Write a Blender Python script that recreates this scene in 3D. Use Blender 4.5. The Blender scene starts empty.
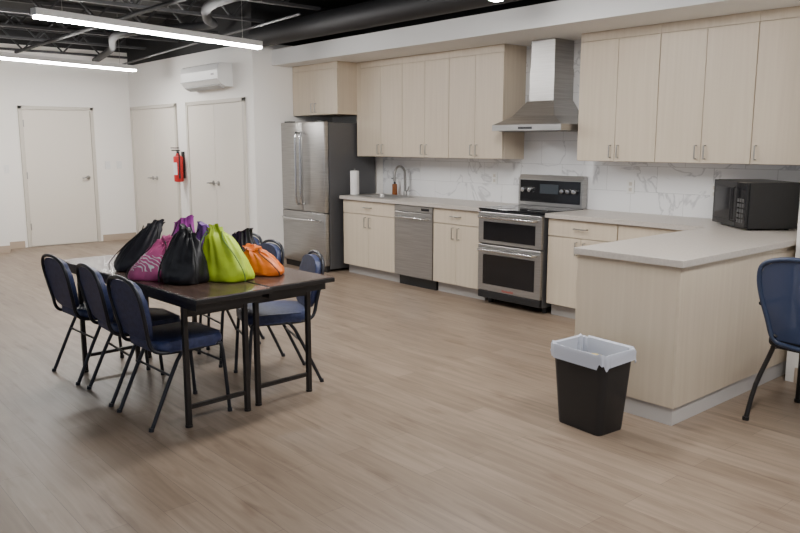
import bpy, bmesh, math, random
from mathutils import Vector, Matrix, Euler
random.seed(7)
D=bpy.data
COL=bpy.context.scene.collection

# ---------------------------------------------------------------- materials
def mat(name,color,rough=.5,metal=0.0,emit=None,estr=0,spec=None,alpha=None):
    m=D.materials.new(name); m.use_nodes=True
    b=m.node_tree.nodes['Principled BSDF']
    b.inputs['Base Color'].default_value=(*color,1)
    b.inputs['Roughness'].default_value=rough
    b.inputs['Metallic'].default_value=metal
    if spec is not None: b.inputs['Specular IOR Level'].default_value=spec
    if emit:
        b.inputs['Emission Color'].default_value=(*emit,1)
        b.inputs['Emission Strength'].default_value=estr
    if alpha is not None: b.inputs['Alpha'].default_value=alpha
    return m
def N(m,t,**k):
    n=m.node_tree.nodes.new(t)
    for a,v in k.items(): setattr(n,a,v)
    return n
def L(m,a,b): m.node_tree.links.new(a,b)
def bs(m): return m.node_tree.nodes['Principled BSDF']
def coords(m,scale,world=False):
    if world:
        g=N(m,'ShaderNodeNewGeometry'); out=g.outputs['Position']
    else:
        g=N(m,'ShaderNodeTexCoord'); out=g.outputs['Object']
    mp=N(m,'ShaderNodeMapping'); mp.inputs['Scale'].default_value=scale
    L(m,out,mp.inputs['Vector']); return mp.outputs['Vector']
def noisy(m,c1,c2,scale=(10,10,10),ns=1.0,detail=4,lo=.35,hi=.65,world=False,bump=0,rough=None):
    v=coords(m,scale,world)
    n=N(m,'ShaderNodeTexNoise'); n.inputs['Scale'].default_value=ns; n.inputs['Detail'].default_value=detail
    L(m,v,n.inputs['Vector'])
    r=N(m,'ShaderNodeValToRGB'); r.color_ramp.elements[0].position=lo; r.color_ramp.elements[1].position=hi
    r.color_ramp.elements[0].color=(*c1,1); r.color_ramp.elements[1].color=(*c2,1)
    L(m,n.outputs['Fac'],r.inputs['Fac']); L(m,r.outputs['Color'],bs(m).inputs['Base Color'])
    if bump:
        b=N(m,'ShaderNodeBump'); b.inputs['Strength'].default_value=bump; b.inputs['Distance'].default_value=.01
        L(m,n.outputs['Fac'],b.inputs['Height']); L(m,b.outputs['Normal'],bs(m).inputs['Normal'])
    return m

M={}
M['wood']=noisy(mat('maple_laminate',(.6,.5,.4),.45),(.58,.49,.375),(.63,.54,.42),(38,38,1.4),1.0,5,.3,.7,world=True)
M['counter']=noisy(mat('grey_beige_laminate',(.5,.45,.4),.35),(.47,.43,.385),(.53,.485,.44),(60,60,60),1,3)
M['steel']=noisy(mat('brushed_stainless',(.5,.5,.5),.34,.9),(.37,.36,.345),(.45,.44,.425),(3,3,120),1,3)
M['steel_dark']=mat('grey_steel_side',(.12,.12,.125),.45,.4)
M['chrome']=mat('chrome',(.6,.6,.6),.18,1)
M['handle']=mat('satin_nickel',(.36,.35,.33),.35,.9)
M['black']=mat('black_plastic',(.012,.012,.013),.4)
M['blackglass']=mat('black_glass',(.008,.008,.01),.08)
M['toe']=mat('toe_kick_grey',(.46,.44,.42),.5)
M['white']=mat('white_plastic',(.78,.78,.76),.4)
M['door']=mat('door_paint',(.74,.69,.61),.5)
M['frame']=mat('door_frame_paint',(.60,.56,.49),.5)
M['base']=mat('tan_baseboard',(.44,.35,.27),.5)
M['ceil']=noisy(mat('black_deck',(.01,.01,.01),.8),(.008,.008,.009),(.016,.016,.017),(2,2,2),3)
M['truss']=mat('black_painted_steel',(.045,.045,.048),.5,.2)
M['duct']=mat('dark_duct',(.014,.014,.016),.6,.2)
M['navy']=noisy(mat('navy_vinyl',(.02,.03,.08),.5),(.018,.028,.085),(.032,.045,.125),(40,40,40),1)
M['cframe']=mat('charcoal_tube',(.03,.032,.04),.4,.5)
M['tabletop']=noisy(mat('walnut_top',(.06,.035,.03),.25),(.045,.028,.022),(.10,.062,.05),(3,40,3),1,4)
M['tedge']=mat('black_table_edge',(.012,.010,.010),.4)
M['red']=mat('red_enamel',(.55,.02,.02),.3)
M['paper']=mat('paper_towel',(.85,.84,.82),.8)
M['amber']=mat('amber_soap',(.25,.08,.02),.25)
M['lamp']=mat('lamp_diffuser',(1,1,1),.5,0,(1,.975,.95),138)

# wall paint (white with black band above the painted line)
def wallmat(name='wall_paint',zt=2.70):
    m=mat(name,(.8,.8,.8),.7)
    g=N(m,'ShaderNodeNewGeometry'); s=N(m,'ShaderNodeSeparateXYZ'); L(m,g.outputs['Position'],s.inputs[0])
    c=N(m,'ShaderNodeMath',operation='GREATER_THAN'); c.inputs[1].default_value=zt; L(m,s.outputs['Z'],c.inputs[0])
    x=N(m,'ShaderNodeMix',data_type='RGBA'); L(m,c.outputs[0],x.inputs[0])
    x.inputs[6].default_value=(.87,.845,.80,1); x.inputs[7].default_value=(.015,.015,.016,1)
    L(m,x.outputs[2],bs(m).inputs['Base Color']); return m
M['wall']=wallmat()
M['wall_tall']=wallmat('wall_paint_tall',2.90)
M['soffit']=mat('soffit_paint',(.76,.76,.75),.75)

def floormat():
    m=mat('oak_vinyl_planks',(.4,.3,.2),.40)
    v=coords(m,(1,1,1),True)
    br=N(m,'ShaderNodeTexBrick'); L(m,v,br.inputs['Vector'])
    br.offset=.37; br.inputs['Scale'].default_value=1
    br.inputs['Brick Width'].default_value=1.22; br.inputs['Row Height'].default_value=.15
    br.inputs['Mortar Size'].default_value=.0012; br.inputs['Mortar Smooth'].default_value=.3; br.inputs['Bias'].default_value=0
    br.inputs['Color1'].default_value=(.225,.168,.122,1); br.inputs['Color2'].default_value=(.285,.218,.163,1)
    br.inputs['Mortar'].default_value=(.14,.105,.08,1)
    v2=coords(m,(1.8,24,1),True)
    n=N(m,'ShaderNodeTexNoise'); n.inputs['Scale'].default_value=1; n.inputs['Detail'].default_value=8; n.inputs['Distortion'].default_value=.8
    L(m,v2,n.inputs['Vector'])
    r=N(m,'ShaderNodeValToRGB'); r.color_ramp.elements[0].position=.3; r.color_ramp.elements[1].position=.7
    r.color_ramp.elements[0].color=(.78,.76,.74,1); r.color_ramp.elements[1].color=(1.14,1.14,1.14,1)
    L(m,n.outputs['Fac'],r.inputs['Fac'])
    x=N(m,'ShaderNodeMix',data_type='RGBA',blend_type='MULTIPLY'); x.inputs[0].default_value=1
    L(m,br.outputs['Color'],x.inputs[6]); L(m,r.outputs['Color'],x.inputs[7])
    v3=coords(m,(2.2,9,1),True)
    n3=N(m,'ShaderNodeTexNoise'); n3.inputs['Scale'].default_value=1.3; n3.inputs['Detail'].default_value=3; L(m,v3,n3.inputs['Vector'])
    r3=N(m,'ShaderNodeValToRGB'); r3.color_ramp.elements[0].position=.25; r3.color_ramp.elements[1].position=.42
    r3.color_ramp.elements[0].color=(.64,.59,.55,1); r3.color_ramp.elements[1].color=(1,1,1,1)
    L(m,n3.outputs['Fac'],r3.inputs['Fac'])
    y=N(m,'ShaderNodeMix',data_type='RGBA',blend_type='MULTIPLY'); y.inputs[0].default_value=.9
    L(m,x.outputs[2],y.inputs[6]); L(m,r3.outputs['Color'],y.inputs[7])
    L(m,y.outputs[2],bs(m).inputs['Base Color'])
    return m
M['floor']=floormat()

def tilemat():
    m=mat('marble_tile',(.8,.8,.8),.12)
    g=N(m,'ShaderNodeNewGeometry'); s=N(m,'ShaderNodeSeparateXYZ'); L(m,g.outputs['Position'],s.inputs[0])
    c=N(m,'ShaderNodeCombineXYZ'); L(m,s.outputs['X'],c.inputs['X']); L(m,s.outputs['Z'],c.inputs['Y'])
    br=N(m,'ShaderNodeTexBrick'); L(m,c.outputs[0],br.inputs['Vector']); br.offset=.5
    br.inputs['Scale'].default_value=1; br.inputs['Brick Width'].default_value=.5; br.inputs['Row Height'].default_value=.22
    br.inputs['Mortar Size'].default_value=.002
    br.inputs['Color1'].default_value=(1,1,1,1); br.inputs['Color2'].default_value=(.96,.96,.965,1); br.inputs['Mortar'].default_value=(.68,.68,.68,1)
    ad=N(m,'ShaderNodeVectorMath',operation='MULTIPLY_ADD'); L(m,br.outputs['Color'],ad.inputs[0]); ad.inputs[1].default_value=(14,9,5); L(m,c.outputs[0],ad.inputs[2])
    n=N(m,'ShaderNodeTexNoise'); n.inputs['Scale'].default_value=1.9; n.inputs['Detail'].default_value=5; n.inputs['Distortion'].default_value=1.0
    L(m,ad.outputs[0],n.inputs['Vector'])
    r=N(m,'ShaderNodeValToRGB'); e=r.color_ramp.elements
    e[0].position=.482; e[0].color=(.84,.84,.84,1); e[1].position=.518; e[1].color=(.84,.84,.84,1)
    k=e.new(.50); k.color=(.58,.58,.59,1)
    L(m,n.outputs['Fac'],r.inputs['Fac'])
    x=N(m,'ShaderNodeMix',data_type='RGBA',blend_type='MULTIPLY'); x.inputs[0].default_value=1
    L(m,r.outputs['Color'],x.inputs[6]); L(m,br.outputs['Color'],x.inputs[7]); L(m,x.outputs[2],bs(m).inputs['Base Color'])
    return m
M['tile']=tilemat()

# ---------------------------------------------------------------- geometry helpers
class G:
    def __init__(s): s.bm=bmesh.new()
    def _add(s,b2):
        me=D.meshes.new('tmp'); b2.to_mesh(me); b2.free(); s.bm.from_mesh(me); D.meshes.remove(me); return s
    def box(s,x0,x1,y0,y1,z0,z1,bev=0,seg=2,rot=None):
        b=bmesh.new(); bmesh.ops.create_cube(b,size=1)
        bmesh.ops.scale(b,vec=(x1-x0,y1-y0,z1-z0),verts=b.verts)
        if bev: bmesh.ops.bevel(b,geom=b.edges[:],offset=bev,segments=seg,affect='EDGES',profile=.5)
        if rot is not None: bmesh.ops.rotate(b,cent=(0,0,0),matrix=rot,verts=b.verts)
        bmesh.ops.translate(b,vec=((x0+x1)/2,(y0+y1)/2,(z0+z1)/2),verts=b.verts)
        return s._add(b)
    def cyl(s,p0,p1,r0,r1=None,seg=24,bev=0):
        if r1 is None: r1=r0
        p0=Vector(p0);p1=Vector(p1);d=p1-p0
        b=bmesh.new(); bmesh.ops.create_cone(b,cap_ends=True,segments=seg,radius1=r0,radius2=r1,depth=d.length)
        if bev:
            ed=[e for e in b.edges if abs(e.verts[0].co.z-e.verts[1].co.z)<1e-5]
            bmesh.ops.bevel(b,geom=ed,offset=bev,segments=3,affect='EDGES',profile=.5)
        q=Vector((0,0,1)).rotation_difference(d.normalized())
        bmesh.ops.rotate(b,cent=(0,0,0),matrix=q.to_matrix(),verts=b.verts)
        bmesh.ops.translate(b,vec=(p0+p1)/2,verts=b.verts)
        return s._add(b)
    def tube(s,pts,r,seg=10,closed=False,res=6):
        P=[Vector(p) for p in pts]
        if res>1 and len(P)>2:
            Q=[];n=len(P)
            rng=range(n) if closed else range(n-1)
            for i in rng:
                if closed: a,b_,c,d=P[(i-1)%n],P[i],P[(i+1)%n],P[(i+2)%n]
                else: a,b_,c,d=P[max(i-1,0)],P[i],P[i+1],P[min(i+2,n-1)]
                for k in range(res):
                    t=k/res
                    Q.append(.5*((2*b_)+(-a+c)*t+(2*a-5*b_+4*c-d)*t*t+(-a+3*b_-3*c+d)*t**3))
            if not closed: Q.append(P[-1])
            P=Q
        n=len(P); bm=s.bm; rings=[]
        up=None
        for i in range(n):
            if closed: t=(P[(i+1)%n]-P[(i-1)%n]).normalized()
            else: t=(P[min(i+1,n-1)]-P[max(i-1,0)]).normalized()
            if up is None:
                up=t.orthogonal().normalized()
            else:
                up=(up-t*up.dot(t)).normalized()
            w=t.cross(up)
            rings.append([bm.verts.new(P[i]+r*(math.cos(a)*up+math.sin(a)*w)) for a in [2*math.pi*k/seg for k in range(seg)]])
        m=n if closed else n-1
        for i in range(m):
            A=rings[i];B=rings[(i+1)%n]
            off=0
            if closed and i==n-1:
                off=min(range(seg),key=lambda o:(A[0].co-B[o].co).length)
            for k in range(seg):
                bm.faces.new((A[k],A[(k+1)%seg],B[(k+1+off)%seg],B[(k+off)%seg]))
        if not closed:
            bm.faces.new(rings[0][::-1]); bm.faces.new(rings[-1])
        return s
    def prism(s,outline,h0,h1,axis='z',bev=0,seg=3,fn=None):
        b=bmesh.new()
        def mk(p,h):
            if axis=='z': return (p[0],p[1],h)
            if axis=='y': return (p[0],h,p[1])
            return (h,p[0],p[1])
        A=[b.verts.new(mk(p,h0)) for p in outline]; B=[b.verts.new(mk(p,h1)) for p in outline]
        n=len(A); f0=b.faces.new(A[::-1]); f1=b.faces.new(B)
        for i in range(n): b.faces.new((A[i],A[(i+1)%n],B[(i+1)%n],B[i]))
        if bev:
            bmesh.ops.bevel(b,geom=list(set(f0.edges[:]+f1.edges[:])),offset=bev,segments=seg,affect='EDGES',profile=.5)
        if fn:
            for v in b.verts: v.co=Vector(fn(v.co))
        bmesh.ops.recalc_face_normals(b,faces=b.faces)
        return s._add(b)
    def loft(s,rings,cap0=True,cap1=True):
        bm=s.bm; R=[[bm.verts.new(p) for p in r] for r in rings]; n=len(R[0])
        for i in range(len(R)-1):
            for k in range(n): bm.faces.new((R[i][k],R[i][(k+1)%n],R[i+1][(k+1)%n],R[i+1][k]))
        if cap0: bm.faces.new(R[0][::-1])
        if cap1: bm.faces.new(R[-1])
        return s
    def obj(s,name,m,parent=None,smooth=False,label=None,loc=None):
        bmesh.ops.recalc_face_normals(s.bm,faces=s.bm.faces)
        me=D.meshes.new(name); s.bm.to_mesh(me); s.bm.free()
        me.materials.append(m)
        if smooth:
            for p in me.polygons: p.use_smooth=True
            try: me.set_sharp_from_angle(angle=math.radians(40))
            except Exception: pass
        o=D.objects.new(name,me); COL.objects.link(o)
        if parent: o.parent=parent
        if label: o['label']=label
        if loc: o.location=loc
        return o

def thing(name,loc,label,cat,rot=0,group=None,kind=None):
    e=D.objects.new(name,None); e.empty_display_size=.1; COL.objects.link(e)
    e.location=loc; e.rotation_euler=(0,0,math.radians(rot))
    if label: e['label']=label
    if cat: e['category']=cat
    if group: e['group']=group
    if kind: e['kind']=kind
    return e
def copy_thing(src,loc,rot=0,label=None):
    kids=[o for o in COL.objects if o.parent==src]
    n=src.copy(); COL.objects.link(n); n.location=loc; n.rotation_euler=(0,0,math.radians(rot))
    if label: n['label']=label
    for k in kids: _cc(k,n)
    return n
def _cc(k,par):
    subs=[o for o in COL.objects if o.parent==k]
    c=k.copy(); COL.objects.link(c); c.parent=par
    for q in subs: _cc(q,c)
def struct(g,name,m):
    o=g.obj(name,m); o['kind']='structure'; return o
def rrect(w,d,r,n=6,cx=0,cy=0):
    pts=[]
    for (sx,sy,a0) in ((1,1,0),(-1,1,90),(-1,-1,180),(1,-1,270)):
        for k in range(n+1):
            a=math.radians(a0+90*k/n)
            pts.append((cx+sx*(w/2-r)+r*math.cos(a),cy+sy*(d/2-r)+r*math.sin(a)))
    return pts
def text_mesh(body,size,m,parent,loc,rot,name='lettering'):
    c=D.curves.new('t','FONT'); c.body=body; c.size=size; c.align_x='CENTER'; c.align_y='CENTER'; c.extrude=.0006
    t=D.objects.new('t',c); COL.objects.link(t); bpy.context.view_layer.update()
    me=D.meshes.new_from_object(t.evaluated_get(bpy.context.evaluated_depsgraph_get()))
    D.objects.remove(t); me.materials.clear(); me.materials.append(m)
    o=D.objects.new(name,me); COL.objects.link(o); o.parent=parent; o.location=loc; o.rotation_euler=rot
    return o

# ---------------------------------------------------------------- room
KY=5.945   # kitchen wall face
struct(G().box(-12.3,4,-4,6.2,-.1,0),'floor',M['floor'])
struct(G().box(-12.3,4,-4,6.2,3.2,3.3),'ceiling',M['ceil'])
struct(G().box(-8.2,-1.96,KY,6.2,0,3.2),'wall_kitchen',M['wall'])
struct(G().box(-12.0,-8.2,4.78,6.2,0,3.2),'wall_closet',M['wall'])
struct(G().box(-12.3,-12.0,-4,6.2,0,3.2),'wall_west',M['wall_tall'])
struct(G().box(-12.0,-11.6,1.6,2.80,0,3.2),'wall_pier',M['wall_tall'])
struct(G().box(-1.96,4,5.0,6.2,0,3.2),'wall_north',M['wall'])
struct(G().box(-8.2,-1.96,5.05,KY,2.447,2.63),'ceiling_soffit',M['soffit'])
struct(G().box(-7.17,-1.98,5.936,KY,.914,2.447),'wall_backsplash',M['tile'])
struct(G().box(-12.0,-11.985,2.8,3.10,0,.10),'baseboard_west',M['base'])
struct(G().box(-12.0,-11.985,4.24,4.765,0,.10),'baseboard_corner',M['base'])
struct(G().box(-8.36,-8.2,4.765,4.78,0,.10).box(-8.2,-8.185,4.765,5.9,0,.10),'baseboard_closet',M['base'])
struct(G().box(-11.6,-11.585,1.6,2.8,0,.10),'baseboard_pier',M['base'])
struct(G().box(-1.90,4,4.985,5.0,0,.10),'baseboard_north',M['base'])

def lever(parent,x,y,z,dx):
    g=G().cyl((x,y,z),(x,y-.012,z),.03,bev=.003).cyl((x,y-.01,z),(x,y-.055,z),.01)
    g.tube([(x,y-.05,z),(x+dx*.5,y-.055,z),(x+dx,y-.05,z-.004)],.009)
    return g.obj('handle',M['handle'],parent,True)
def door(n,loc,rot,w,h,double):
    d=thing('door_%d'%n,loc,None,None,rot,kind='structure')
    f=.05
    g=G().box(-w/2,-w/2+f,-.03,0,0,h,.004).box(w/2-f,w/2,-.03,0,0,h,.004).box(-w/2,w/2,-.03,0,h-f,h,.004)
    g.obj('door_frame',M['frame'],d)
    iw=w/2-f-.004
    if double:
        for sx in(-1,1):
            a,b=(-iw,-.003) if sx<0 else (.003,iw)
            lf=G().box(a,b,-.018,-.002,.01,h-f-.004,.003).obj('door_leaf',M['door'],d)
            lever(lf,sx*.07,-.018,1.0,sx*.09)
    else:
        lf=G().box(-iw,iw,-.018,-.002,.01,h-f-.004,.003).obj('door_leaf',M['door'],d)
        lever(lf,iw-.08,-.018,1.0,-.1)
        for z in(.25,1.0,1.75): G().box(-iw-.012,-iw+.012,-.026,-.018,z,z+.1).obj('hinge',M['handle'],d)
door(1,(-12.0,3.67,0),90,1.06,2.05,False)
door(2,(-11.12,4.78,0),0,1.62,2.07,True)
door(3,(-9.19,4.78,0),0,1.60,2.07,True)

def switch(loc,rot,lab):
    t=thing('light_switch',loc,lab,'light switch',rot)
    G().box(-.04,.04,-.008,0,-.06,.06,.003).obj('cover_plate',M['white'],t)
    G().box(-.015,.015,-.012,-.008,-.03,.03,.002).obj('rocker',M['white'],t)
switch((-11.999,4.38,1.18),90,'white wall switch beside the plain door')
switch((-11.999,4.56,1.18),90,'white wall switch near the room corner')
switch((-11.999,2.93,1.15),90,'white wall switch on the hinge side of the door')
def outlet(x,z):
    t=thing('wall_outlet',(x,5.935,z),'white duplex outlet on the marble backsplash','outlet')
    G().box(-.038,.038,-.008,0,-.06,.06,.003).obj('cover_plate',M['white'],t)
    G().box(-.015,.015,-.011,-.008,.01,.04,.001).obj('socket',M['frame'],t)
    G().box(-.015,.015,-.011,-.008,-.04,-.01,.001).obj('socket',M['frame'],t)
outlet(-5.35,1.16); outlet(-3.75,1.14); outlet(-2.98,1.14)

# ---------------------------------------------------------------- cabinets
def pull_v(parent,x,z,l=.11):
    G().tube([(x,0,z),(x,-.028,z),(x,-.028,z+l),(x,0,z+l)],.0055,8,res=1).obj('handle',M['handle'],parent,True)
def pull_h(parent,x,z,l=.13):
    G().tube([(x-l/2,0,z),(x-l/2,-.028,z),(x+l/2,-.028,z),(x+l/2,0,z)],.0055,8,res=1).obj('handle',M['handle'],parent,True)
FY=5.33
def base_cab(x0,x1,label,pulls=1):
    c=thing('base_cabinet',((x0+x1)/2,FY,0),label,'kitchen cabinet')
    w=(x1-x0)/2-.001
    b=G().box(-w,-w+.018,.02,.60,.11,.874).box(w-.018,w,.02,.60,.11,.874).box(-w+.018,w-.018,.02,.60,.11,.128).box(-w+.018,w-.018,.585,.60,.128,.874)
    b.box(-w+.018,w-.018,.02,.03,.128,.874)
    b.obj('body',M['wood'],c)
    G().box(-w,w,.08,.58,0,.11).obj('toe_kick',M['toe'],c)
    g=.003
    dr=G().box(-w+g,w-g,0,.017,.723,.868,.0015).obj('drawer',M['wood'],c)
    if pulls==1: pull_h(dr,0,.80)
    for s in(-1,1):
        a,b=(-w+g,-.002) if s<0 else(.002,w-g)
        d=G().box(a,b,0,.017,.115,.716,.0015).obj('door',M['wood'],c)
        pull_v(d,s*.04,.575)
base_cab(-7.17,-6.24,'light maple sink base cabinet next to the refrigerator')
base_cab(-5.635,-4.975,'light maple base cabinet between dishwasher and range')
base_cab(-4.17,-3.47,'light maple base cabinet beside the double oven range')
base_cab(-3.468,-2.68,'light maple corner base cabinet behind the peninsula')

def wall_cab(x0,x1,n,label,y0=5.61,z0=1.365,z1=2.37):
    c=thing('wall_cabinet',((x0+x1)/2,y0,z0),label,'kitchen cabinet')
    w=(x1-x0)/2-.001; h=z1-z0
    G().box(-w,w,.02,5.934-y0,0,2.446-z0).obj('body',M['wood'],c)
    G().box(-w,w,.004,.0195,h+.004,2.446-z0).obj('top_filler',M['wood'],c)
    dw=2*w/n
    for i in range(n):
        a=-w+i*dw+.002; b=a+dw-.004
        d=G().box(a,b,0,.017,.003,h,.0015).obj('door',M['wood'],c)
        if n==2: pull_v(d,(b-.035) if i==0 else (a+.035),.035,.10)
        else: pull_v(d,a+.035,.035,.10)
wall_cab(-8.19,-7.255,2,'light maple cabinet above the refrigerator',5.33,1.85)
wall_cab(-7.18,-6.441,2,'tall light maple wall cabinet above the sink')
wall_cab(-6.441,-5.71,2,'tall light maple wall cabinet above the dishwasher')
wall_cab(-5.71,-4.97,2,'tall light maple wall cabinet beside the hood')
wall_cab(-4.10,-3.34,2,'tall light maple wall cabinet on the hood side')
wall_cab(-3.34,-2.57,2,'tall light maple wall cabinet over the counter')
wall_cab(-2.57,-1.98,1,'tall light maple wall cabinet above the microwave')
o=G().box(-7.254,-7.182,5.612,5.93,1.365,2.446).obj('filler_strip',M['wood'],None)
o['label']='narrow maple filler strip between two wall cabinets'; o['category']='cabinet filler'

# counters
cl=thing('countertop',(0,0,.876),'grey-beige laminate worktop with a sink cutout','countertop')
sx0,sx1,sy0,sy1=-7.02,-6.40,5.40,5.80
G().box(-7.20,sx0,5.30,5.934,0,.038).box(sx1,-4.965,5.30,5.934,0,.038).box(sx0,sx1,5.30,sy0,0,.038).box(sx0,sx1,sy1,5.934,0,.038).obj('top',M['counter'],cl)
cr=thing('countertop',(0,0,.876),'grey-beige laminate L-shaped worktop over the peninsula','countertop')
G().prism([(-4.185,5.30),(-2.71,5.30),(-2.68,3.67),(-1.99,3.67),(-1.975,5.934),(-4.185,5.934)],0,.038,bev=.002,seg=2).obj('top',M['counter'],cr)
# peninsula
pn=thing('kitchen_peninsula',(-2.345,3.69,0),'light maple panelled peninsula base under the worktop','kitchen peninsula')
G().box(-.315,.315,.02,2.24,.10,.874).obj('body',M['wood'],pn)
G().box(-.32,.32,0,.0195,.10,.874,.001).obj('end_panel',M['wood'],pn)
G().box(.3205,.337,.0,2.24,.10,.874,.001).obj('side_panel',M['wood'],pn)
G().box(-.30,.327,.012,1.60,0,.10).box(.15,.327,1.6,2.24,0,.10).obj('toe_kick',mat('light_toe_kick',(.56,.54,.52),.5),pn)

# sink + faucet
sk=thing('kitchen_sink',((sx0+sx1)/2,(sy0+sy1)/2,.914),'stainless drop-in sink set in the worktop','sink')
w,d_=(sx1-sx0)/2-.004,(sy1-sy0)/2-.004
g=G()
def rr(w,d,z,r=.05): return [(p[0],p[1],z) for p in rrect(w,d,r)]
g.loft([rr(2*w+.05,2*d_+.05,.001),rr(2*w+.05,2*d_+.05,.005),rr(2*w-.02,2*d_-.02,.005),rr(2*w-.03,2*d_-.03,-.03),rr(2*w-.06,2*d_-.06,-.16)],False,True)
g.obj('basin',M['steel'],sk,True)
fc=thing('kitchen_faucet',(-6.68,5.865,.914),'chrome gooseneck faucet behind the sink','faucet')
G().cyl((0,0,0),(0,0,.05),.025,.018,bev=.003).tube([(0,0,.04),(0,0,.22),(0,-.01,.29),(0,-.06,.335),(0,-.12,.33),(0,-.155,.28),(0,-.16,.22)],.014).cyl((0,-.16,.22),(0,-.162,.17),.019,.017).obj('spout',M['handle'],fc,True)
G().tube([(.02,0,.05),(.06,-.01,.07),(.09,-.02,.11)],.007).obj('lever',M['handle'],fc,True)
sb=thing('soap_bottle',(-6.86,5.86,.914),'amber soap bottle with pump by the sink','soap bottle')
G().cyl((0,0,0),(0,0,.13),.032,.030,bev=.008).obj('bottle',M['amber'],sb,True)
G().cyl((0,0,.13),(0,0,.155),.014).cyl((0,0,.155),(0,0,.19),.005).box(-.01,.01,-.045,.012,.187,.2,.003).obj('pump',M['black'],sb,True)
pt=thing('paper_towel_roll',(-7.10,5.45,.9145),'white paper towel roll standing on the worktop','paper towel')
G().cyl((0,0,.01),(0,0,.285),.052,seg=40,bev=.004).obj('roll',M['paper'],pt,True)
G().cyl((0,0,0),(0,0,.01),.065,bev=.002).cyl((0,0,.285),(0,0,.31),.008).obj('holder',M['handle'],pt,True)

# ---------------------------------------------------------------- refrigerator
fr=thing('refrigerator',(-7.745,5.15,0),'stainless french-door refrigerator with bottom freezer drawer','refrigerator')
G().box(-.452,.452,.075,.77,.03,1.755,.006).obj('body',M['steel_dark'],fr)
G().box(-.44,.44,.03,.075,.0,.07).obj('grille',M['black'],fr)
for s in(-1,1):
    a,b=(-.455,-.003) if s<0 else(.003,.455)
    d=G().box(a,b,0,.07,.705,1.765,.012,3).obj('door',M['steel'],fr,True)
    G().tube([(s*.05,0,.80),(s*.05,-.055,.82),(s*.05,-.06,1.2),(s*.05,-.055,1.61),(s*.05,0,1.63)],.013,res=4).obj('handle',M['chrome'],d,True)
d=G().box(-.455,.455,0,.07,.075,.70,.012,3).obj('freezer_drawer',M['steel'],fr,True)
G().tube([(-.38,0,.61),(-.36,-.055,.61),(0,-.06,.61),(.36,-.055,.61),(.38,0,.61)],.013,res=4).obj('handle',M['chrome'],d,True)
for s in(-1,1): G().box(s*.34-.06,s*.34+.06,.02,.1,1.757,1.78,.003).obj('hinge_cover',M['black'],fr)

# ---------------------------------------------------------------- dishwasher
dw=thing('dishwasher',(-5.9375,FY,0),'stainless built-in dishwasher under the worktop','dishwasher')
G().box(-.295,.295,.03,.58,.10,.87).obj('body',M['steel_dark'],dw)
d=G().box(-.296,.296,-.012,.028,.115,.80,.005).obj('door',M['steel'],dw)
G().tube([(-.25,-.012,.745),(-.24,-.05,.745),(.24,-.05,.745),(.25,-.012,.745)],.011,res=1).obj('handle',M['chrome'],d,True)
G().box(-.296,.296,-.010,.028,.805,.868,.004).obj('control_panel',M['steel'],dw)
G().box(.13,.25,-.012,-.0105,.825,.85).obj('display',M['blackglass'],dw)
G().box(-.29,.29,.06,.5,0,.10).obj('toe_kick',M['black'],dw)

# ---------------------------------------------------------------- range
rg=thing('double_oven_range',(-4.575,5.275,0),'stainless electric range with two ovens and glass cooktop','kitchen range')
G().box(-.378,.378,.04,.64,.06,.90,.003).obj('body',M['steel_dark'],rg)
G().box(-.38,.38,.0,.60,.901,.918,.004).obj('cooktop',M['blackglass'],rg)
bg_=mat('burner_grey',(.2,.2,.2),.4)
for (x,y,r) in((-.2,.16,.11),(.2,.16,.09),(-.2,.43,.08),(.2,.43,.11)):
    G().tube([(x+r*math.cos(a),y+r*math.sin(a),.9185) for a in [2*math.pi*k/24 for k in range(24)]],.0015,6,closed=True,res=1).obj('burner_ring',bg_,rg)
def oven(z0,z1,hz,wz0,wz1):
    d=G().box(-.378,.378,0,.038,z0,z1,.006).obj('oven_door',M['steel'],rg)
    G().box(-.31,.31,-.003,.0,wz0,wz1,.001).obj('window',M['blackglass'],d)
    G().tube([(-.33,0,hz),(-.325,-.055,hz),(.325,-.055,hz),(.33,0,hz)],.014,12,res=1).obj('handle',M['chrome'],d,True)
oven(.585,.885,.84,.62,.795)
oven(.135,.575,.53,.20,.485)
G().box(-.375,.375,.004,.038,.065,.13,.004).obj('bottom_panel',M['black'],rg)
text_mesh('KitchenAid',.03,mat('badge_red',(.5,.05,.04),.4),rg,(.0,-.0015,.158),(math.pi/2,0,0),'badge_lettering')
bg=G().prism([(.575,.92),(.64,.92),(.64,1.215),(.60,1.215),(.575,1.17)],-.38,.38,axis='x').obj('control_console',M['steel'],rg)
G().box(-.355,.355,.570,.5745,.955,1.165).obj('console_panel',M['blackglass'],bg)
G().box(-.11,.11,.567,.570,1.04,1.13).obj('display',mat('dim_display',(.05,.06,.07),.2),bg)
for x in(-.30,-.22,.17,.235,.30):
    G().cyl((x,.570,1.07),(x,.535,1.07),.026,.022,bev=.003).obj('knob',M['chrome'],bg,True)
for x in(-.33,.33):
    for y in(.14,.54): G().cyl((x,y,0),(x,y,.06),.025).obj('foot',M['black'],rg)

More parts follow.
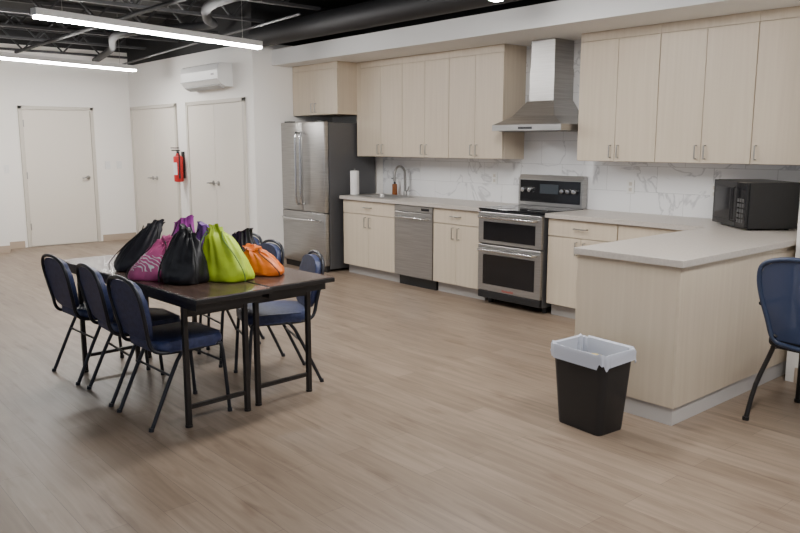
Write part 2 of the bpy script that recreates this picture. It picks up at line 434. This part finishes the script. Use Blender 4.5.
# hood
hd=thing('range_hood',(-4.54,5.93,1.63),'stainless chimney range hood above the range','range hood')
W=.40
def rc(x0,x1,y0,y1,z): return [(x0,y0,z),(x1,y0,z),(x1,y1,z),(x0,y1,z)]
G().loft([rc(-W,W,-.50,0,.05),rc(-W,W,-.50,0,.055),rc(-W*.62,W*.62,-.40,0,.13),rc(-.15,.15,-.30,0,.27)]).obj('canopy',M['steel'],hd)
G().box(-W,W,-.505,0,0,.05,.002).obj('rim',M['steel'],hd)
G().box(-.14,.14,-.285,0,.271,.56).box(-.133,.133,-.278,0,.56,.815).obj('chimney',M['steel'],hd)
G().box(-.08,.08,-.508,-.505,.015,.035).obj('buttons',M['black'],hd)
G().box(-.35,.35,-.46,-.04,-.006,0).obj('filter',mat('filter_grey',(.25,.25,.25),.4,.8),hd)

# microwave
mw=thing('microwave_oven',(-2.50,5.59,.915),'black countertop microwave angled in the worktop corner','microwave',-40.5)
G().box(-.27,.27,-.17,.18,.012,.335,.006).obj('housing',mat('microwave_black',(.012,.012,.013),.3),mw)
d=G().box(-.27,.12,-.195,-.172,.014,.333,.004).obj('door',M['black'],mw)
G().box(-.23,.08,-.198,-.195,.06,.29).obj('window',M['blackglass'],d)
G().tube([(.10,-.195,.05),(.10,-.225,.06),(.10,-.225,.285),(.10,-.195,.295)],.006,res=1).obj('handle',M['black'],d,True)
p=G().box(.123,.27,-.195,-.172,.014,.333,.004).obj('control_panel',M['blackglass'],mw)
kb=G()
for i in range(3):
    for j in range(5): kb.box(.145+i*.037,.172+i*.037,-.197,-.195,.05+j*.036,.075+j*.036)
kb.obj('keypad',mat('key_grey',(.06,.06,.06),.5),p)
for x in(-.22,.22):
    for y in(-.13,.13): G().cyl((x,y,0),(x,y,.012),.015).obj('foot',M['black'],mw)

# ---------------------------------------------------------------- AC unit
ac=thing('air_conditioner',(-9.19,4.779,2.21),'white wall-mounted mini-split air conditioner above double doors','air conditioner')
prof=[(0,0),(-.10,0),(-.17,.03),(-.21,.08),(-.215,.20),(-.20,.27),(-.17,.285),(0,.285)]
G().prism(prof,-.51,.51,axis='x',bev=.006).obj('housing',M['white'],ac)
G().box(-.47,.47,-.18,-.10,-.004,.012,rot=Matrix.Rotation(math.radians(-25),3,'X')).obj('louver',mat('louver_grey',(.4,.4,.4),.5),ac)
G().box(-.505,.505,-.219,-.2155,.085,.089).obj('panel_seam',M['duct'],ac)
G().box(.35,.42,-.219,-.216,.14,.16).obj('display',mat('grey_print',(.3,.3,.3),.5),ac)

# fire extinguisher
fe=thing('fire_extinguisher',(-10.155,4.69,.98),'red fire extinguisher hung between the double doors','fire extinguisher')
G().cyl((0,0,0),(0,0,.36),.065,bev=.02).cyl((0,0,.355),(0,0,.40),.045,.02).obj('cylinder',M['red'],fe,True)
G().cyl((0,0,.40),(0,0,.43),.018).box(-.012,.012,-.09,.03,.43,.445,.003).box(-.012,.012,-.10,.02,.465,.478,.003).obj('valve',M['black'],fe)
G().tube([(.02,0,.42),(.08,-.02,.40),(.085,-.02,.25),(.075,-.02,.12)],.009).cyl((.075,-.02,.12),(.075,-.02,.05),.010,.014).obj('hose',M['black'],fe,True)
G().prism([(.067*math.cos(a),.067*math.sin(a)) for a in [math.radians(-140+10*k) for k in range(11)]]+[(.0655*math.cos(a),.0655*math.sin(a)) for a in [math.radians(-40-10*k) for k in range(11)]],.10,.27).obj('label_sticker',M['white'],fe)
G().box(-.03,.03,.064,.089,.05,.42).obj('bracket',M['black'],fe)

# ---------------------------------------------------------------- lights
def linear_light(p0,p1,z,label):
    p0=Vector(p0);p1=Vector(p1);c=(p0+p1)/2;d=p1-p0;l=d.length/2
    t=thing('linear_pendant_light',(c.x,c.y,z),label,'ceiling light',math.degrees(math.atan2(d.y,d.x)),'linear LED pendants')
    G().box(-l,l,-.04,.04,.0,.055,.004).obj('housing',M['white'],t)
    G().box(-l+.01,l-.01,-.036,.036,-.022,0,.006).obj('diffuser',M['lamp'],t)
    for x in(-l*.8,l*.8): G().cyl((x,0,.055),(x,0,3.2-z),.002,seg=6).obj('cable',M['handle'],t)
linear_light((-6.50,1.87),(-7.09,4.23),2.5,'long white LED pendant glowing under the black ceiling')
linear_light((-9.75,1.90),(-10.4,4.25),2.5,'long white LED pendant near the plain door')
linear_light((-3.42,2.1),(-4.0,4.45),2.585,'long white LED pendant over the kitchen floor')
linear_light((-.6,1.6),(-1.1,4.0),2.585,'unseen LED pendant added to light the peninsula side')  # out of view, added for extra illumination around the peninsula

# ---------------------------------------------------------------- ceiling structure
tg=G()
Y0,Y1=-3.9,4.7
tg.box(-.03,.03,Y0,Y1,0,.03).box(-.03,.03,Y0,Y1,.29,.33)
y=Y0+.1;k=0
while y<Y1-.3:
    a,b2=(.02,.30) if k%2==0 else (.30,.02)
    tg.tube([(0,y,a),(0,y+.27,b2)],.013,6,res=1); y+=.27;k+=1
t0=tg.obj('roof_truss',M['truss'],None,loc=(-5.6,0,2.865))
t0['label']='black open-web steel roof truss'; t0['category']='roof truss'; t0['group']='open-web roof trusses'
for i,x in enumerate((-6.7,-7.8,-8.9,-10.0,-11.1,-11.8)):
    c=t0.copy(); COL.objects.link(c); c.location=(x,0,2.865 if i<5 else 2.79)
def duct(name,pts,r,lab,cat,m='duct',res=6):
    o=G().tube(pts,r,20,res=res).obj(name,M[m],None,True); o['label']=lab; o['category']=cat
duct('air_duct',[(-8.0,4.74,2.735),(-5.5,4.74,2.735),(-2.0,4.74,2.735),(3,4.74,2.735)],.12,'black round ventilation duct beside the soffit','air duct')
duct('air_duct',[(-11.9,4.25,2.74),(-10.3,3.9,2.74),(-8.8,3.45,2.74),(-7.6,3.9,2.74),(-7.2,3.7,2.74),(-6.4,3.35,2.74),(-5,3.3,2.74)],.045,'black flexible duct winding beneath the trusses','air duct')
duct('sprinkler_pipe',[(-11.7,3.1,2.76),(-6,3.1,2.76),(3,3.1,2.76)],.022,'black sprinkler pipe under the trusses','pipe','duct',1)
duct('electrical_conduit',[(-11.5,4.5,2.67),(-9,4.2,2.65),(-6,4.0,2.67)],.012,'thin drooping cable under the trusses','pipe','truss')

# ---------------------------------------------------------------- tables
tb=thing('folding_table',(0,0,0),'narrow dark walnut table with black metal legs','table',0,'pushed-together tables')
G().box(-.915,.915,-.228,.228,.712,.738,.003).obj('top_edge',M['tedge'],tb)
G().box(-.91,.91,-.223,.223,.7385,.742,.001).obj('tabletop',M['tabletop'],tb)
G().box(-.86,.86,-.20,-.17,.665,.711).box(-.86,.86,.17,.20,.665,.711).box(-.86,-.83,-.17,.17,.665,.711).box(.83,.86,-.17,.17,.665,.711).obj('apron',M['tedge'],tb)
for sx in(-1,1):
    for sy in(-1,1):
        G().box(sx*.70-.014,sx*.70+.014,sy*.185-.014,sy*.185+.014,0.004,.664,.003).cyl((sx*.70,sy*.185,0),(sx*.70,sy*.185,.012),.02,seg=12).obj('leg',M['tedge'],tb)
    G().box(sx*.70-.010,sx*.70+.010,-.169,.169,.10,.122).obj('crossbar',M['tedge'],tb)
    G().box(sx*.70-.012,sx*.70+.012,-.169,.169,.61,.664).obj('crossbar',M['tedge'],tb)
    G().tube([(sx*.69,0,.62),(sx*.40,0,.69)],.009,8,res=1).obj('brace',M['tedge'],tb)
TR=3
tb.location=(-4.43,1.86,0); tb.rotation_euler=(0,0,math.radians(TR))
copy_thing(tb,(-4.49,2.325,0),TR)

# ---------------------------------------------------------------- chairs
ch=thing('stacking_chair',(0,0,0),'navy padded stacking chair with charcoal tube frame','chair',0,'chairs around the table')
def seatfn(co):
    return (co.x,co.y,co.z-.25*max(0,co.y-.14)**1.5-.02*((co.x/.2)**2)*.3)
pts=rrect(.41,.41,.07,6,0,.035)
G().prism(pts,.415,.475,bev=.025,seg=4,fn=seatfn).obj('seat',M['navy'],ch,True)
def lean(z): return -.185-.20*max(0,z-.45)
ZS=.93
bo=[]
for k in range(25):
    a=math.pi*k/24
    c,s=math.cos(a),math.sin(a)
    bo.append((.184*math.copysign(abs(c)**.75,c),(.735+.122*abs(s)**.8)*ZS))
bo+= [(x,z*ZS) for x,z in [(-.180,.66),(-.168,.56),(-.14,.52),(-.09,.505),(.09,.505),(.14,.52),(.168,.56),(.180,.66)]]
G().prism(bo,-.02,.02,axis='y',bev=.012,seg=3,fn=lambda co:(co.x,co.y+lean(co.z)+.010,co.z)).obj('backrest',M['navy'],ch,True)
loop=[(.175,.49),(.178,.56),(.190,.66),(.195,.74),(.182,.805),(.125,.857),(0,.876),(-.125,.857),(-.182,.805),(-.195,.74),(-.190,.66),(-.178,.56),(-.175,.49)]
P=[(x,lean(z*ZS)-.012,z*ZS) for x,z in loop]
G().tube([(.195,.10,.408),(.195,-.08,.408),(.185,-.165,.42)]+P+[(-.185,-.165,.42),(-.195,-.08,.408),(-.195,.10,.408)],.011,10,res=4).obj('back_frame',M['cframe'],ch,True)
for s in(-1,1):
    G().tube([(s*.195,.19,.41),(s*.20,.215,.37),(s*.205,.245,.0)],.011,10,res=3).cyl((s*.205,.245,0),(s*.205,.245,.02),.014,seg=12).obj('leg',M['cframe'],ch,True)
    G().tube([(s*.195,.0,.41),(s*.20,-.06,.36),(s*.205,-.23,.0)],.011,10,res=3).cyl((s*.205,-.23,0),(s*.205,-.227,.02),.014,seg=12).obj('leg',M['cframe'],ch,True)
    G().tube([(s*.19,.19,.408),(s*.19,-.1,.408)],.010,8,res=1).obj('side_rail',M['cframe'],ch,True)
G().tube([(-.20,.222,.30),(.20,.222,.30)],.007,8,res=1).obj('stretcher',M['cframe'],ch,True)
G().tube([(-.20,-.10,.28),(.20,-.10,.28)],.007,8,res=1).obj('stretcher',M['cframe'],ch,True)
ch.location=(-4.0,1.75,0); ch.rotation_euler=(0,0,math.radians(2))
copy_thing(ch,(-4.52,1.75,0),-2)
copy_thing(ch,(-5.08,1.72,0),3)
copy_thing(ch,(-4.17,2.56,0),162)
copy_thing(ch,(-4.80,2.64,0),174)
copy_thing(ch,(-5.30,2.76,0),181)

# mesh back chair
mc=thing('mesh_back_chair',(-1.52,4.34,0),'dark chair with blue mesh back beside the peninsula','chair',-6)
M['mesh']=mat('blue_mesh',(.03,.05,.12),.6,alpha=.8)
lp=[(.165,.47),(.20,.58),(.235,.71),(.245,.81),(.22,.88),(.13,.915),(0,.925),(-.13,.915),(-.22,.88),(-.245,.81),(-.235,.71),(-.20,.58),(-.165,.47)]
def ln(z): return -.20-.14*(z-.45)
G().tube([(x,ln(z)-.0,z) for x,z in lp]+[(-.08,ln(.44),.445),(.08,ln(.44),.445)],.013,10,closed=True,res=4).obj('back_frame',mat('blue_frame',(.03,.045,.09),.4),mc,True)
G().prism([(x*.97,.47+(z-.47)*.985) for x,z in lp],-.002,.002,axis='y',fn=lambda co:(co.x,co.y+ln(co.z),co.z)).obj('mesh_back',M['mesh'],mc)
G().prism(rrect(.46,.44,.08,6,0,.03),.42,.475,bev=.02,seg=4).obj('seat',mat('black_fabric',(.015,.016,.02),.8),mc,True)
for s in(-1,1):
    G().tube([(s*.15,ln(.5),.50),(s*.19,-.16,.40),(s*.235,-.22,.20),(s*.25,-.27,.0)],.013,10,res=3).cyl((s*.25,-.27,0),(s*.25,-.268,.02),.018,seg=12).obj('leg',M['tedge'],mc,True)
    G().tube([(s*.19,-.16,.41),(s*.20,.05,.41),(s*.215,.20,.40),(s*.24,.26,.0)],.013,10,res=3).cyl((s*.24,.26,0),(s*.24,.26,.02),.018,seg=12).obj('leg',M['tedge'],mc,True)
    G().tube([(s*.235,ln(.66),.66),(s*.27,-.10,.65),(s*.27,.12,.64),(s*.255,.20,.58),(s*.235,.215,.40)],.012,10,res=4).obj('armrest',M['tedge'],mc,True)

# ---------------------------------------------------------------- bags
def fabric(name,c,rough=.45,script=False):
    m=mat(name,c,rough)
    dk=tuple(x*.8 for x in c); noisy(m,dk,c,(9,9,9),1,3,.3,.6,bump=.9)
    if script:
        tc=N(m,'ShaderNodeTexCoord'); s=N(m,'ShaderNodeSeparateXYZ'); L(m,tc.outputs['Object'],s.inputs[0])
        w=N(m,'ShaderNodeTexWave',wave_type='BANDS',bands_direction='DIAGONAL'); w.inputs['Scale'].default_value=16; w.inputs['Distortion'].default_value=14; w.inputs['Detail'].default_value=1
        L(m,tc.outputs['Object'],w.inputs['Vector'])
        g=N(m,'ShaderNodeMath',operation='GREATER_THAN'); g.inputs[1].default_value=.80; L(m,w.outputs['Fac'],g.inputs[0])
        zc=N(m,'ShaderNodeMath',operation='COMPARE'); zc.inputs[1].default_value=.10; zc.inputs[2].default_value=.045; L(m,s.outputs['Z'],zc.inputs[0])
        mm=N(m,'ShaderNodeMath',operation='MULTIPLY'); L(m,g.outputs[0],mm.inputs[0]); L(m,zc.outputs[0],mm.inputs[1])
        old=bs(m).inputs['Base Color'].links[0].from_socket
        x=N(m,'ShaderNodeMix',data_type='RGBA'); L(m,mm.outputs[0],x.inputs[0]); L(m,old,x.inputs[6]); x.inputs[7].default_value=(.85,.83,.85,1)
        L(m,x.outputs[2],bs(m).inputs['Base Color'])
    return m
TZ=.743
def bag(loc,w,d,h,m,cord,label,rot=0,lx=0,ly=0,seed=0,top=.42):
    rnd=random.Random(seed)
    t=thing('drawstring_bag',(loc[0],loc[1],TZ),label,'drawstring bag',rot,'drawstring bags piled on the table')
    prof=[(.0,.60),(.0,.84),(.025,.96),(.09,1.04),(.18,1.05),(.28,1.01),(.38,.95),(.48,.88),(.58,.80),(.67,.72),(.76,.63),(.84,.55),(.91,top*1.05),(.96,top),(1.0,top*1.1),(.985,top*.75),(.95,.12)]
    ph=[rnd.uniform(0,6.28) for _ in range(9)]
    n=96; rings=[]
    for i,(tz,r) in enumerate(prof):
        ring=[]
        for k in range(n):
            a=2*math.pi*k/n
            lob=1+.07*math.sin(2*a+ph[0]+tz*3)+.07*math.sin(3*a+ph[1]-tz*4)
            wr=(.02+.13*max(0,tz-.2))*(math.sin(7*a+ph[2]+3*tz)*.5+math.sin(12*a+ph[3]-2*tz)*.4+math.sin(17*a+ph[6])*.25)
            if tz<.02: wr*=.3
            sag=1+.05*math.sin(4*a+ph[4]+tz*11)*math.sin(tz*7+ph[7])
            sq=1+(.10*(1-tz))*abs(math.sin(2*a))
            rr_=r*(lob*sag*sq)+wr
            tt=tz
            z=h*tt*(1+.10*math.sin(a+ph[5])*(tz>.5)*(tz-.5)*2)+h*.02*math.sin(6*a+ph[8])*(tz>.85)
            ring.append((w/2*rr_*math.cos(a)+lx*tz**1.6,d/2*rr_*math.sin(a)+ly*tz**1.6,z))
        rings.append(ring)
    G().loft(rings).obj('bag_body',m,t,True)
    q=.86**1.6; cx,cy=lx*q,ly*q
    for s in(-1,1):
        G().tube([(cx+s*w*.16,cy-d*.18,h*.97),(cx+s*w*.24,cy-d*.34,h*.80),(s*w*.40+lx*.4,-d*.47+ly*.4,h*.52),(s*w*.48,-d*.52,h*.22),(s*w*.50,-d*.48,.012)],.0035,6).obj('drawstring',cord,t,True)
    return t
K=mat('black_cord',(.01,.01,.01),.6)
blk=fabric('black_nylon',(.014,.014,.017),.36); gry=fabric('charcoal_nylon',(.022,.022,.028),.4)
lime=fabric('lime_nylon',(.52,.72,.03),.45); org=fabric('orange_nylon',(.80,.17,.01),.45)
pnk=fabric('pink_print_nylon',(.65,.12,.32),.45,True); pur=fabric('purple_nylon',(.16,.05,.30),.45); mag=fabric('magenta_nylon',(.32,.04,.30),.45)
gcord=mat('green_cord',(.12,.25,.05),.6)
bag((-3.90,2.07),.27,.19,.295,lime,gcord,'lime green drawstring bag, full, on the dark table',42,-.07,.0,1,.26)
bag((-3.985,1.85),.235,.17,.30,blk,K,'black drawstring bag slumped beside the lime one',38,.02,.02,2,.32)
bag((-4.22,1.735),.20,.13,.23,pnk,K,'pink drawstring bag with white script print',42,.09,.05,3,.36)
bag((-4.58,1.80),.25,.15,.285,gry,K,'charcoal drawstring bag leaning against the pile',45,.13,.06,4,.36)
bag((-3.93,2.34),.24,.16,.165,org,K,'small orange drawstring bag at the end of the pile',35,-.07,-.03,5,.36)
bag((-4.22,2.12),.22,.18,.28,pur,K,'purple drawstring bag behind the front bags',20,0,0,6,.50)
bag((-4.50,2.08),.22,.18,.30,mag,K,'magenta drawstring bag in the middle of the pile',60,.02,0,7,.50)
bag((-4.24,2.37),.24,.18,.23,blk,K,'black drawstring bag behind the lime one',10,0,0,8,.5)

# ---------------------------------------------------------------- waste bin
wb=thing('waste_bin',(-2.32,3.38,0),'black rectangular plastic waste bin with white liner','trash can',-5)
def R3(w,d,z,r): return [(p[0],p[1],z) for p in rrect(w,d,r,6)]
G().loft([R3(.29,.20,.0,.03),R3(.30,.205,.01,.035),R3(.365,.255,.42,.045),R3(.38,.27,.425,.05),R3(.38,.27,.44,.05),R3(.355,.245,.44,.045),R3(.275,.185,.02,.03)]).obj('bin_body',mat('bin_black',(.014,.014,.016),.45),wb,True)
def LR(w,d,z,r,amp,ph,zv=0):
    pts=rrect(w,d,r,14); n=len(pts); out=[]
    for i,(x,y) in enumerate(pts):
        a=2*math.pi*i/n
        k=1+amp*(math.sin(11*a+ph)+.6*math.sin(19*a+ph*2))
        out.append((x*k,y*k,z+zv*(math.sin(5*a+ph)+.5*math.sin(13*a))))
    return out
G().loft([LR(.394,.284,.385,.05,.012,1,.014),LR(.390,.280,.405,.05,.010,1.2,.006),LR(.393,.283,.435,.05,.008,1.4,.003),LR(.385,.275,.450,.05,.006,1.5,.005),LR(.35,.24,.445,.045,.006,1.6,.004),LR(.335,.225,.40,.045,.03,2,0),LR(.31,.205,.25,.04,.04,3,0)],False,False).obj('liner',mat('translucent_liner',(.60,.63,.72),.35,alpha=.82),wb,True)
G().prism([(.02,.05),(.06,.02),(.075,-.03),(.03,-.05),(-.03,-.02),(-.03,.03)],.36,.395,bev=.008).obj('wrapper',mat('yellow_wrapper',(.60,.45,.10),.5),wb)

# ---------------------------------------------------------------- camera / world
w=D.worlds.new('World'); bpy.context.scene.world=w; w.use_nodes=True
w.node_tree.nodes['Background'].inputs[0].default_value=(.85,.9,1,1); w.node_tree.nodes['Background'].inputs[1].default_value=.6
cam=D.cameras.new('Camera'); cam.sensor_width=36; cam.lens=34.25; cam.clip_start=.05
co=D.objects.new('Camera',cam); COL.objects.link(co); co.location=(0,0,1.52)
co.rotation_euler=(math.radians(90-9.22),0,math.radians(49.1))
bpy.context.scene.camera=co
